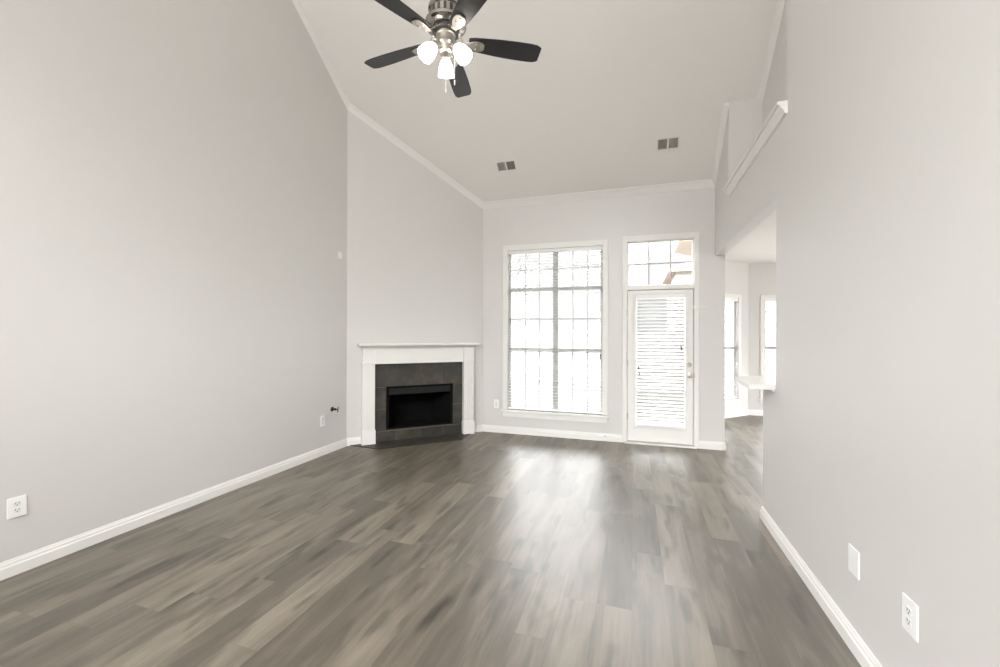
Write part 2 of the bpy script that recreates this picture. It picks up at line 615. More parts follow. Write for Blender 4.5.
# dining room
dd = Vector((DX1 - DX0, DY1 - DY0, 0))
DL = dd.length
DROT = math.atan2(dd.y, dd.x)
DWZ0, DWZ1 = 0.32, 2.12
DWIN = (0.245, 0.975)                                      # along the left bay wall
mb = MB()
grid_wall(mb, [0, DL], [0, DCEIL], [(*DWIN, DWZ0, DWZ1)], 0, .12)
w = mb.build('wall_bay_left', 'wall')
w.location, w.rotation_euler = (DX0, DY0, 0), (0, 0, DROT)
struct(w)
MWIN = (2.235, 3.335)
mb = MB()
grid_wall(mb, [DX1 - .04, DX2 + .04], [0, DCEIL], [(*MWIN, DWZ0, DWZ1)], DY1, DY1 + .12)
struct(mb.build('wall_bay', 'wall'))
mb = MB()
grid_wall(mb, [0, DL], [0, DCEIL], [(DL - DWIN[1], DL - DWIN[0], DWZ0, DWZ1)], 0, .12)
w = mb.build('wall_bay_right', 'wall')
w.location, w.rotation_euler = (DX2, DY1, 0), (0, 0, -DROT)
struct(w)
mb = MB()
mb.box(DX0 - .12, DX0, YF + .12, DY0 + .05, 0, DCEIL)
struct(mb.build('wall_dining_left', 'wall'))
mb = MB()
grid_wall(mb, [YB, DY0], [0, DCEIL], [(5.95, 7.05, .2, 2.2), (.3, 2.7, .2, 2.2)], -.12, 0)
mb.bm.transform(Matrix.Translation((DX3, 0, 0)) @ Matrix.Rotation(PI / 2, 4, 'Z'))
struct(mb.build('wall_dining_right', 'wall'))
mb = MB()
mb.box(XR2, DX3 + .12, YB - .12, YB, 0, DCEIL)
struct(mb.build('wall_kitchen_back', 'wall'))
mb = MB()
mb.prism([(XR2, YB - .12, DCEIL), (DX3 + .12, YB - .12, DCEIL), (DX3 + .12, DY0 + .05, DCEIL), (DX2 + .05, DY1 + .12, DCEIL),
          (DX1 - .05, DY1 + .12, DCEIL), (DX0 - .1, DY0 + .05, DCEIL), (DX0 - .1, YF + .12, DCEIL), (XR2, YF + .12, DCEIL)], (0, 0, .1))
struct(mb.build('ceiling_dining', 'ceiling'))
portal('daylight_portal', (DX0 + .61 * T.x + 0 - .02, DY0 + .64, 1.2), .7, 1.75, (dd.y, -dd.x, 0))
portal('daylight_portal', (2.785, DY1 + .08, 1.22), 1.08, 1.78, (0, -1, 0))

# ------------------------------------------------------------------ swept trims
BASE_PROF = [(0, 0), (.017, 0), (.017, .062), (.013, .068), (.012, .074), (.012, .082), (.008, .090), (.006, .10), (0, .10)]      # (out of wall, up)
CROWN_PROF = [(0, 1), (.12, 1), (.18, .88), (.42, .62), (.62, .38), (.86, .24), (1, .16), (1, 0), (0, 0)]     # (out, drop), scaled below


def sweep(name, segs, prof, mat='trim', flip=False):
    """segs: list of (P0, P1, n, m0, m1): a straight trim from P0 to P1 on a wall whose inward normal is n,
    cut at its ends by the vertical mitre planes with normals m0, m1"""
    mb = MB()
    for P0, P1, n, m0, m1 in segs:
        P0, P1, n = Vector(P0), Vector(P1), Vector(n)
        d = (P1 - P0).normalized()
        up = n.cross(d)
        if up.z < 0:
            up = -up
        if flip:
            up = -up
        rings = []
        for P, m in ((P0, m0), (P1, m1)):
            m = Vector(m) if m is not None else d
            ring = []
            for a, b in prof:
                q = P + n * a + up * b
                ring.append(q - d * ((q - P).dot(m) / d.dot(m)))
            rings.append(ring)
        mb.loft(rings)
    return struct(mb.build(name, mat, smooth=False))


UL, UF = Vector((0, 1, 0)), Vector((1, 0, 0))
mLD = (UL + T).normalized()
mDF = (T + UF).normalized()
LEG0, LEG1 = .185, 1.757
sweep('baseboard_left', [((XL, YB, 0), A, (1, 0, 0), None, mLD)], BASE_PROF)
sweep('baseboard_diagonal', [(A, A + T * LEG0, NR, mLD, None), (A + T * LEG1, B, NR, None, mDF)], BASE_PROF)
sweep('baseboard_far', [(B, (-0.156, YF, 0), (0, -1, 0), mDF, None), ((0.792, YF, 0), (XR2, YF, 0), (0, -1, 0), None, (UF - UL).normalized()),
                        ((XR2, YF, 0), (XR2, YF + .12, 0), (1, 0, 0), (UF + Vector((0, 1, 0))).normalized(), None)], BASE_PROF)
sweep('baseboard_right', [((XR, YW2, 0), (XR, YB, 0), (-1, 0, 0), (Vector((1, 1, 0))).normalized(), None),
                          ((XR2, YW2, 0), (XR, YW2, 0), (0, 1, 0), None, (Vector((1, 1, 0))).normalized())], BASE_PROF)
dT = dd.normalized()
dN = Vector((dT.y, -dT.x, 0))
sweep('baseboard_dining', [((DX0, DY0, 0), (DX1, DY1, 0), dN, None, (dT + UF).normalized()),
                           ((DX1, DY1, 0), (DX2, DY1, 0), (0, -1, 0), (dT + UF).normalized(), None)], BASE_PROF)

# crown under the sloping ceiling: the profile drops from the ceiling line and follows its slope
def crown(name, P0, P1, n, m0, m1, out=.048, drop=.060):
    P0, P1, n = Vector(P0), Vector(P1), Vector(n)
    P0.z, P1.z = cz(P0.y), cz(P1.y)
    d = (P1 - P0).normalized()
    mb = MB()
    rings = []
    for P, m in ((P0, m0), (P1, m1)):
        m = Vector(m) if m is not None else Vector((d.x, d.y, 0)).normalized()
        ring = []
        for a, b in CROWN_PROF:
            q = P + n * (a * out)
            q.z += cz(q.y) - cz(P.y) - b * drop
            ring.append(q - d * ((q - P).dot(m) / d.dot(m)))
        rings.append(ring)
    mb.loft(rings)
    return struct(mb.build(name, 'trim'))


mFR = (UF - UL).normalized()
crown('trim_1', (XL, Y_RIDGE, 0), A, (1, 0, 0), None, mLD)
crown('trim_2', A, B, NR, mLD, mDF)
crown('trim_3', B, (XR, YF, 0), (0, -1, 0), mDF, mFR)
crown('trim_4', (XR, YF, 0), (XR, YN1, 0), (-1, 0, 0), mFR, None)
crown('trim_5', (XN, YN1, 0), (XN, Y_RIDGE + .4, 0), (-1, 0, 0), None, None)

# ledge cap of the plant niche with its moulding on the room side
mb = MB()
lp = [(.062, 0), (.062, -.022), (.046, -.026), (.042, -.040), (.024, -.062), (.018, -.082), (0, -.086), (-.115, -.02), (-.115, 0)]
mb.loft([[(XR - a, y, 3.040 + b) for a, b in lp] for y in (YN0 - .015, YN1 - .06)])
struct(mb.build('trim_6', 'trim'))

# ------------------------------------------------------------------ big window
w1 = holder('window_1')
CX0, CX1, CZ1 = -1.857, -0.346, 2.766
mb = MB()
mb.box(CX0, WX0 + .012, YF - .020, YF, WZ0, CZ1)
mb.box(WX1 - .012, CX1, YF - .020, YF, WZ0, CZ1)
mb.box(WX0 + .012, WX1 - .012, YF - .020, YF, WZ1 - .012, CZ1)
mb.build('casing', 'trim', w1, .004)
mb = MB()
mb.box(CX0 - .022, CX1 + .022, YF - .050, YF + .10, WZ0 - .032, WZ0)
mb.build('sill', 'trim', w1, .006)
mb = MB()
mb.box(CX0 + .006, CX1 - .006, YF - .018, YF, WZ0 - .105, WZ0 - .032)
mb.build('apron', 'trim', w1, .004)
mb = MB()
FY0, FY1 = YF + .075, YF + .115
mb.box(WX0, WX0 + .045, FY0, FY1, WZ0, WZ1)
mb.box(WX1 - .045, WX1, FY0, FY1, WZ0, WZ1)
mb.box(WX0 + .045, WX1 - .045, FY0, FY1, WZ1 - .045, WZ1)
mb.box(WX0 + .045, WX1 - .045, FY0, FY1, WZ0, WZ0 + .045)
MX0, MX1 = -1.126, -1.042
mb.box(MX0, MX1, FY0 - .01, FY1, WZ0 + .045, WZ1 - .045)
mb.build('window_frame', 'vinyl', w1, .003)
for (bx0, bx1, vm) in ((WX0 + .045, MX0, (-1.534, -1.326)), (MX1, WX1 - .045, (-.838, -.632))):
    mb = MB()
    mb.box(bx0, bx1, FY0 + .002, FY1 - .004, 2.095, 2.150)
    mb.build('transom_bar', 'vinyl', w1, .003)
    mb = MB()
    mb.box(bx0, bx1, FY0 + .002, FY1 - .004, 1.204, 1.259)
    mb.build('meeting_rail', 'vinyl', w1, .003)
    mb = MB()
    for x in vm:
        mb.box(x - .012, x + .012, FY0 + .012, FY0 + .026, WZ0 + .045, WZ1 - .045)
    for z in (2.414, 1.684, .779):
        mb.box(bx0, bx1, FY0 + .013, FY0 + .025, z - .011, z + .011)
    mb.build('muntin', 'vinyl', w1)
    mb = MB()
    mb.box(bx0, bx1, FY0 + .017, FY0 + .021, WZ0 + .045, WZ1 - .045)
    mb.build('glass', 'glass', w1)


def blind(name, label, x0, x1, z0, z1, loc, rotz, pitch=.0435, depth=.050, tilt=0.0, cords=(), wand=None, tassels=(), group=None, val=.055):
    """2-inch horizontal blind in its own frame: x across, -y into the room"""
    t = thing(name, label, 'blind', loc, rotz, group=group)
    mb = MB()
    mb.box(x0, x1, -.030, .030, z1 - val, z1)
    mb.build('headrail', 'white', t, .004)
    mb = MB()
    z = z1 - val - .030
    while z > z0 + .05:
        ca, sa = math.cos(tilt), math.sin(tilt)
        prof = []
        for k in range(5):
            s = (k / 4 - .5) * depth
            prof.append((s * ca, s * sa + .003 * (1 - (2 * s / depth) ** 2)))
        top = [(p[0], p[1] + .0028) for p in prof]
        ring = prof + top[::-1]
        mb.loft([[(x, a, z + b) for a, b in ring] for x in (x0 + .006, x1 - .006)])
        z -= pitch
    mb.build('slat_panel', 'slat', t)
    mb = MB()
    mb.box(x0 + .004, x1 - .004, -.026, .026, z0 + .004, z0 + .026)
    mb.build('bottom_rail', 'white', t, .004)
    for cx in cords:
        mb = MB()
        for yy in (-.027, .027):
            mb.tube([(cx, yy, z1 - val), (cx, yy, z0 + .02)], .0012, 6)
        mb.build('ladder_cord', 'slat', t)
    if wand:
        mb = MB()
        mb.tube([(wand[0], -.040, z1 - val + .02), (wand[0], -.045, wand[1])], .004, 8)
        mb.build('tilt_wand', 'white', t)
    for tx, tz in tassels:
        mb = MB()
        mb.tube([(tx, -.038, z1 - val + .01), (tx, -.038, tz)], .0012, 6)
        mb.build('pull_cord', 'slat', t)
        mb = MB()
        mb.lathe([(.003, .0), (.007, -.012), (.009, -.036), (.006, -.042)], Matrix.Translation((tx, -.038, tz)), 10)
        mb.build('tassel', 'valve', t)
    return t


blind('window_blind', 'wide white horizontal blind with open slats in the tall three-tier window', WX0 + .008, WX1 - .008, WZ0 + .002, WZ1 - .006,
      (0, YF + .036, 0), 0, cords=(-1.62, -1.08, -.56), wand=None, tassels=((-1.745, 1.70), (-1.735, 1.66), (-.445, 1.20), (-.452, 1.16)))

# ------------------------------------------------------------------ patio door with transom
d1 = holder('door_1')
mb = MB()
mb.box(-.156, -.098, YF - .020, YF, 0, 2.79)
mb.box(.735, .792, YF - .020, YF, 0, 2.79)
mb.box(-.098, .735, YF - .020, YF, 2.715, 2.79)
mb.build('casing', 'trim', d1, .004)
mb = MB()
mb.box(DRX0, DRX0 + .013, YF - .004, YF + .12, 0, 2.735)
mb.box(DRX1 - .013, DRX1, YF - .004, YF + .12, 0, 2.735)
mb.box(DRX0 + .013, DRX1 - .013, YF - .004, YF + .12, 2.71, 2.735)
mb.box(DRX0 + .013, DRX1 - .013, YF - .006, YF + .12, 2.062, 2.118)
mb.box(DRX0 + .013, DRX0 + .036, YF + .052, YF + .07, 0, 2.062)
mb.box(DRX1 - .036, DRX1 - .013, YF + .052, YF + .07, 0, 2.062)
mb.box(DRX0 + .036, DRX1 - .036, YF + .052, YF + .07, 2.036, 2.062)
mb.box(DRX0 + .036, DRX1 - .036, YF + .052, YF + .07, .02, .048)
mb.build('jamb', 'trim', d1, .002)
mb = MB()
mb.box(DRX0 - .02, DRX1 + .02, YF - .05, YF + .12, 0, .022)
mb.build('threshold', 'trim', d1, .004)
SX0, SX1, SZ0, SZ1 = -.086, .723, .032, 2.052
LX0, LX1, LZ0, LZ1 = .012, .636, .235, 1.975
mb = MB()
grid_wall(mb, [SX0, SX1], [SZ0, SZ1], [(LX0, LX1, LZ0, LZ1)], YF + .004, YF + .048)
slab = mb.build('door_panel', 'trim', d1, .003)
mb = MB()
grid_wall(mb, [LX0 - .022, LX1 + .022], [LZ0 - .022, LZ1 + .022], [(LX0 + .012, LX1 - .012, LZ0 + .012, LZ1 - .012)], YF - .010, YF + .004)
mb.build('lite_frame', 'trim', slab, .005)
mb = MB()
mb.box(LX0, LX1, YF + .024, YF + .030, LZ0, LZ1)
mb.build('glass', 'glass', slab)
RY = Matrix.Rotation(PI / 2, 4, 'X')      # lathe axis z -> -y (into the room)
mb = MB()
mb.lathe([(.0, .0), (.030, .0), (.031, .006), (.026, .014), (.018, .018), (.017, .024), (.0, .024)], Matrix.Translation((.676, YF + .004, 1.072)) @ RY, 24, False)
mb.box(.672, .680, YF - .038, YF - .016, 1.052, 1.092)
mb.build('deadbolt', 'nickel', slab, smooth=True)
mb = MB()
mb.lathe([(.0, .0), (.032, .0), (.032, .006), (.014, .012), (.012, .034), (.020, .040), (.028, .052), (.028, .062), (.020, .072), (.0, .074)],
         Matrix.Translation((.680, YF + .004, .936)) @ RY, 24, False)
mb.build('door_knob', 'nickel', slab, smooth=True)
mb = MB()
mb.box(.726, .744, YF - .026, YF + .004, .905, .972)
mb.build('strike_plate', 'nickel', d1, .002)
for hz in (1.753, 1.077, .36):
    mb = MB()
    mb.lathe([(.006, -.045), (.006, .045)], Matrix.Translation((SX0 - .005, YF - .006, hz)), 12)
    mb.box(SX0 - .014, SX0 + .006, YF - .002, YF + .008, hz - .043, hz + .043)
    mb.build('hinge', 'nickel', d1)
mb = MB()
mb.box(.722, .752, YF - .034, YF - .018, 1.795, 1.835)
mb.tube([(.74, YF - .030, 1.812), (.80, YF - .034, 1.806), (.885, YF - .030, 1.800)], .005, 8)
mb.build('swing_latch', 'white', d1)

blind('window_blind', 'narrow white horizontal blind mounted on the glazed patio door', .030, .618, .255, 1.985, (0, YF - .042, 0), 0,
      pitch=.0452, tilt=-.46, cords=(.12, .53), tassels=((.570, 1.33), (.580, 1.30), (.052, 1.045), (.064, .965)), val=.045)

w2 = holder('window_2')
TX0, TX1, TZ0, TZ1 = DRX0 + .013, DRX1 - .013, 2.118, 2.71
mb = MB()
grid_wall(mb, [TX0, TX1], [TZ0, TZ1], [(TX0 + .014, TX1 - .014, TZ0 + .010, TZ1 - .010)], YF + .03, YF + .08)
mb.build('sash', 'trim', w2, .003)
mb = MB()
for x in (.181, .452):
    mb.box(x - .007, x + .007, YF + .046, YF + .064, TZ0, TZ1)
mb.box(TX0, TX1, YF + .047, YF + .063, 2.413 - .007, 2.413 + .007)
mb.build('muntin', 'muntin', w2)
mb = MB()
mb.box(TX0, TX1, YF + .053, YF + .057, TZ0, TZ1)
mb.build('glass', 'glass', w2)

# ------------------------------------------------------------------ bay and back windows


def sash_window(name, x0, x1, z0, z1, loc, rotz, room=-1, cols=2, apron=True, mid=None):
    """double-hung window in its own frame; room = -1: the room lies towards -y"""
    h = holder(name, loc, rotz)
    s = -room

    def Y(a, b):
        return (min(a * s, b * s), max(a * s, b * s))
    mb = MB()
    c = .066
    for bx in ((x0 - c, x0 + .004, z0, z1 + c), (x1 - .004, x1 + c, z0, z1 + c), (x0 + .004, x1 - .004, z1 - .004, z1 + c)):
        mb.box(bx[0], bx[1], *Y(-.018, 0), bx[2], bx[3])
    mb.build('casing', 'trim', h, .004)
    mb = MB()
    mb.box(x0 - c - .02, x1 + c + .02, *Y(-.045, .10), z0 - .028, z0)
    if apron:
        mb.box(x0 - c, x1 + c, *Y(-.016, 0), z0 - .09, z0 - .028)
    mb.build('sill', 'trim', h, .004)
    mid = mid or (z0 + z1) / 2
    mb = MB()
    f = .035
    y = Y(.06, .10)
    mb.box(x0, x0 + f, *y, z0, z1)
    mb.box(x1 - f, x1, *y, z0, z1)
    mb.box(x0 + f, x1 - f, *y, z1 - f, z1)
    mb.box(x0 + f, x1 - f, *y, z0, z0 + f)
    mb.box(x0 + f, x1 - f, *y, mid - .024, mid + .024)
    mb.build('sash', 'vinyl', h, .003)
    mb = MB()
    for k in range(1, cols):
        x = x0 + (x1 - x0) * k / cols
        mb.box(x - .007, x + .007, *Y(.072, .086), z0 + f, z1 - f)
    for z in ((z0 + mid) / 2, (z1 + mid) / 2):
        mb.box(x0 + f, x1 - f, *Y(.073, .085), z - .007, z + .007)
    mb.build('muntin', 'vinyl', h)
    mb = MB()
    mb.box(x0 + f, x1 - f, *Y(.077, .081), z0 + f, z1 - f)
    mb.build('glass', 'glass', h)
    return h


sash_window('window_3', DWIN[0], DWIN[1], DWZ0, DWZ1, (DX0, DY0, 0), DROT, mid=1.235)
sash_window('window_4', MWIN[0], MWIN[1], DWZ0, DWZ1, (0, DY1, 0), 0, cols=3, mid=1.235)
sash_window('window_5', DL - DWIN[1], DL - DWIN[0], DWZ0, DWZ1, (DX2, DY1, 0), -DROT, mid=1.235)
sash_window('added_window_6', *BACKW[0], (0, YB, 0), 0, room=1, cols=3)  # invented high window, added so the back fill light can enter
sash_window('added_window_7', *LWIN, (XL, 0, 0), PI / 2, cols=3)  # unseen window invented to light the right wall and header

sash_window('added_window_8', 5.95, 7.05, .2, 2.2, (DX3, 0, 0), PI / 2, room=1, cols=3)  # unseen dining window added as a way in for fill light
sash_window('added_window_9', .3, 2.7, .2, 2.2, (DX3, 0, 0), PI / 2, room=1, cols=3)  # unseen kitchen window, likewise added for its light
p0 = Vector((DX0, DY0, 0)) + Vector((-dT.y, dT.x, 0)) * .030
blind('window_blind', 'white slatted blind in the angled dining bay window seen past the wall end', DWIN[0] + .006, DWIN[1] - .006, DWZ0 + .002, DWZ1 - .003,
      p0, DROT, pitch=.0435, cords=(DWIN[0] + .12, DWIN[1] - .12))
blind('window_blind', 'white slatted blind in the straight dining window above the bar counter', MWIN[0] + .006, MWIN[1] - .006, DWZ0 + .002, DWZ1 - .003,
      (0, DY1 + .030, 0), 0, pitch=.0435, cords=(MWIN[0] + .15, MWIN[1] - .15), tassels=((MWIN[0] + .02, 1.9),))

# ------------------------------------------------------------------ fireplace (frame: x along the wall, -y into the room)
fp = thing('fireplace', 'white mantel fireplace with dark slate tile surround set across the room corner', 'fireplace', A, ROT)
TS0, TS1, TZT = .345, 1.600, 1.058
mb = MB()
grid_wall(mb, [TS0, TS1], [0.006, TZT], [(BOX0, BOX1, BZ0, BZ1)], -.008, 0)
sur = mb.build('tile_surround', 'grout', fp)
sur['label'] = 'dark slate tile surround'
G = .0035
xs_t = [TS0 - .02, .641, .974, 1.307, TS1 + .02]
zs_t = [.004, .145, .4425, .74, TZT + .02]
mb = MB()
for i in range(4):
    for k in range(4):
        x0, x1, z0, z1 = xs_t[i] + G, xs_t[i + 1] - G, zs_t[k] + G, zs_t[k + 1] - G
        x0, x1, z1 = max(x0, TS0), min(x1, TS1), min(z1, TZT)
        cells = []
        if k in (1, 2):
            if i == 0:
                cells = [(x0, min(x1, BOX0), z0, z1)]
            elif i == 3:
                cells = [(max(x0, BOX1), x1, z0, z1)]
        elif k == 0:
            cells = [(x0, x1, z0, z1)]
        else:
            cells = [(x0, x1, z0, z1)]
        for c in cells:
            mb.box(c[0], c[1], -.016, -.004, c[2], c[3])
mb.build('slate_tile', 'slate', sur, .0015)
# firebox
mb = MB()
D = .46
outer = [(BOX0, BZ0), (BOX1, BZ0), (BOX1, BZ1), (BOX0, BZ1)]
inner = [(BOX0 + .16, BZ0), (BOX1 - .16, BZ0), (BOX1 - .16, BZ1 - .10), (BOX0 + .16, BZ1 - .10)]
oo = [(BOX0 - .012, BZ0 - .012), (BOX1 + .012, BZ0 - .012), (BOX1 + .012, BZ1 + .012), (BOX0 - .012, BZ1 + .012)]
oi = [(BOX0 + .14, BZ0 - .02), (BOX1 - .14, BZ0 - .02), (BOX1 - .14, BZ1 - .08), (BOX0 + .14, BZ1 - .08)]
rin = [[(x, y, z) for x, z in pp] for y, pp in ((.0, outer), (D, inner))]
rout = [[(x, y, z) for x, z in pp] for y, pp in ((.102, oo), (D + .02, oi))]
bmv = [[mb.bm.verts.new(p) for p in r] for r in rin]
for i in range(4):
    j = (i + 1) % 4
    mb.bm.faces.new((bmv[0][i], bmv[0][j], bmv[1][j], bmv[1][i]))
mb.bm.faces.new(bmv[1])
fb = mb.build('firebox', 'iron', fp)
sm = fb.modifiers.new('shell', 'SOLIDIFY')
sm.thickness = .004
sm.offset = 0
mb = MB()
grid_wall(mb, [BOX0 - .006, BOX1 + .006], [BZ0 - .004, BZ1 + .006], [(BOX0 + .030, BOX1 - .030, BZ0 + .018, BZ1 - .020)], -.024, .004)
mb.build('trim_frame', 'iron', fb, .003)
mb = MB()
mb.box(BOX0 + .030, BOX1 - .030, -.006, .004, .630, BZ1 - .020)
for k in range(3):
    mb.box(BOX0 + .06, BOX1 - .06, -.010, -.004, .652 + k * .022, .660 + k * .022)
mb.build('smoke_hood', 'hood', fb, .002)
# hearth: flush slate strip with mitred ends
mb = MB()
hp = [(.06, -.006), (.340, -.350), (1.465, -.350), (1.76, -.006)]
mb.prism([(x, y, .0005) for x, y in hp], (0, 0, .0045))
hearth = mb.build('hearth', 'grout', fp)
mb = MB()
cuts = [None, .335, .641, .974, 1.307, 1.47, None]
cellsx = [(.335 + G, .641 - G), (.641 + G, .974 - G), (.974 + G, 1.307 - G), (1.307 + G, 1.47 - G)]
for x0, x1 in cellsx:
    mb.box(x0, x1, -.357, -.016, .003, .009)
mb.prism([(.03, -.005, .003), (.335 - G, -.352, .003), (.335 - G, -.005, .003)], (0, 0, .006))
mb.prism([(1.47 + G, -.352, .003), (1.79, -.005, .003), (1.47 + G, -.005, .003)], (0, 0, .006))
mb.build('slate_tile', 'slate', hearth, .0015)
# mantel
PD = .090
for x0, x1 in ((LEG0, .345), (1.600, LEG1)):
    mb = MB()
    mb.box(x0, x1, -PD, 0, .0, 1.300)
    for k in range(4):
        cx = x0 + .032 + k * (x1 - x0 - .064) / 3
        mb.box(cx - .010, cx + .010, -PD - .006, -PD + .004, .215, 1.055)
    leg = mb.build('pilaster', 'trim', fp, .003)
    mb = MB()
    mb.box(x0 - .008, x1 + .008, -PD - .012, 0, 0.0, .185)
    mb.box(x0 - .004, x1 + .004, -PD - .007, 0, .185, .198)
    mb.build('plinth', 'trim', leg, .004)
    mb = MB()
    mb.box(x0 - .014, x1 + .010, -PD - .016, 0, 1.076, 1.092)
    mb.box(x0 - .007, x1 + .005, -PD - .008, 0, 1.062, 1.076)
    mb.build('capital', 'trim', leg, .003)
mb = MB()
mb.box(.345, 1.600, -.070, 0, 1.058, 1.300)
mb.box(.345, 1.600, -.078, 0, 1.058, 1.082)
mb.build('frieze', 'trim', fp, .003)
mb = MB()
mb.loft([[(x, y, z) for y, z in ((0, 1.262), (-.094, 1.262), (-.100, 1.275), (-.118, 1.290), (-.128, 1.303), (0, 1.303))] for x in (.172, 1.770)])
mb.build('bed_moulding', 'trim', fp)
mb = MB()
mb.box(.128, 1.815, -.165, 0, 1.303, 1.332)
mb.build('mantel_shelf', 'trim', fp, .006)

# ------------------------------------------------------------------ ceiling fan
FX, FY, FZ = -1.2155, 2.5575, 3.437
FA = 1.7795
fan = thing('ceiling_fan', 'five-blade black and brushed-nickel ceiling fan with three lit glass shades', 'ceiling fan', (FX, FY, FZ))
mb = MB()
mb.lathe([(.0, Z_FLAT - FZ), (.075, Z_FLAT - FZ), (.078, Z_FLAT - FZ - .015), (.060, Z_FLAT - FZ - .055), (.022, Z_FLAT - FZ - .085), (.0, Z_FLAT - FZ - .085)], cap=False)
mb.build('canopy', 'nickel', fan, smooth=True)
mb = MB()
mb.lathe([(.0125, .27), (.0125, Z_FLAT - FZ - .07)], seg=16)
mb.build('downrod', 'chain', fan, smooth=True)
mb = MB()
mb.lathe([(.0, .290), (.022, .290), (.034, .280), (.040, .262), (.075, .255), (.105, .238), (.118, .216), (.118, .196), (.108, .190),
          (.106, .130), (.124, .130), (.138, .116), (.138, .096), (.124, .082), (.088, .074), (.0, .074)], seg=40, cap=False)
motor = mb.build('motor_housing', 'motor', fan, smooth=True)
mb = MB()
for k in range(16):
    a = 2 * PI * k / 16
    R = Matrix.Rotation(a, 4, 'Z')
    mb.box(.100, .1085, -.0095, .0095, .134, .186, R)
mb.build('vent', 'darknickel', motor)
mb = MB()
mb.lathe([(.0, .076), (.086, .076), (.090, .068), (.090, .052), (.080, .046), (.0, .046)], seg=36, cap=False)
mb.build('flywheel', 'darknickel', motor, smooth=True)
mb = MB()
mb.lathe([(.0, .048), (.060, .048), (.066, .042), (.066, .032), (.060, .026), (.060, -.020), (.063, -.026), (.058, -.034), (.044, -.040),
          (.042, -.070), (.047, -.076), (.040, -.094), (.022, -.104), (.010, -.110), (.010, -.120), (.0, -.122)], seg=32, cap=False)
switch = mb.build('switch_housing', 'nickel', fan, smooth=True)

# blades with irons
for k in range(5):
    a = FA + k * 2 * PI / 5
    Rz = Matrix.Rotation(a, 4, 'Z')
    tl = Matrix.Rotation(math.radians(-12), 4, 'X')
    half = [(.155, .044), (.19, .052), (.26, .059), (.36, .067), (.48, .072), (.58, .072), (.625, .068), (.648, .058)]
    outline = [(x, y) for x, y in half] + [(.657, .050), (.659, -.050)] + [(x, -y) for x, y in reversed(half)]
    mb = MB()
    pts = [tl @ Vector((x, y, .0)) for x, y in outline]
    mb.prism(pts, tl @ Vector((0, 0, .008)))
    mb.bm.transform(Rz)
    bl = mb.build('blade', 'blade', fan, .002)
    mb = MB()
    ih = [(.135, .018), (.150, .020), (.185, .033), (.215, .038), (.245, .034), (.262, .020)]
    iron = ih + [(x, -y) for x, y in reversed(ih)]
    mb.prism([tl @ Vector((x, y, -.004)) for x, y in iron], tl @ Vector((0, 0, -.006)))
    for sx, sy in ((.205, .018), (.205, -.018), (.240, 0)):
        mb.lathe([(.006, -.010), (.006, -.013), (.003, -.015)], tl @ Matrix.Translation((sx, sy, 0)), 10)
    for sy in (-.011, .011):
        mb.loft([[(x, sy + w, z + h) for w, h in ((-.007, -.003), (.007, -.003), (.007, .003), (-.007, .003))]
                 for x, z in ((.070, .056), (.095, .050), (.120, .018), (.145, -.006), (.165, -.009))])
    mb.bm.transform(Rz)
    mb.build('blade_iron', 'nickel', bl, .0015)

# three lamp arms with tulip shades
for k, ang in enumerate((114, 232, 352)):
    a = math.radians(ang)
    Rz = Matrix.Rotation(a, 4, 'Z')
    mb = MB()
    mb.tube([Rz @ Vector(p) for p in ((.030, 0, -.055), (.055, 0, -.042), (.070, 0, -.046), (.078, 0, -.056))], .009, 10)
    Ts = Rz @ Matrix.Translation((.074, 0, -.052)) @ Matrix.Rotation(math.radians(-38), 4, 'Y')
    mb.lathe([(.0, .006), (.020, .006), (.026, -.004), (.026, -.026), (.0, -.026)], Ts, 20, False)
    arm = mb.build('lamp_arm', 'nickel', switch, smooth=True)
    mb = MB()
    outer = [(.024, -.018), (.033, -.030), (.044, -.053), (.051, -.080), (.054, -.107), (.055, -.127)]
    inn = [(r - .003, z) for r, z in reversed(outer)]
    mb.lathe(outer + inn, Ts, 24, False)
    mb.build('lamp_shade', 'shade', fan, smooth=True)
    mb = MB()
    mb.lathe([(.0, -.026), (.014, -.028), (.016, -.045), (.028, -.070), (.028, -.088), (.016, -.104), (.0, -.108)], Ts, 16, False)
    mb.build('bulb', 'shade', fan, smooth=True)
for (cx, cy, zb) in ((.062, .010, -.27), (-.027, .062, -.28)):
    mb = MB()
    mb.tube([(cx, cy, -.02), (cx, cy, zb)], .0013, 6)
    mb.lathe([(.002, 0), (.005, -.008), (.005, -.028), (.002, -.034)], Matrix.Translation((cx, cy, zb)), 10)
    mb.build('pull_chain', 'chain', fan)

# ------------------------------------------------------------------ ceiling vents


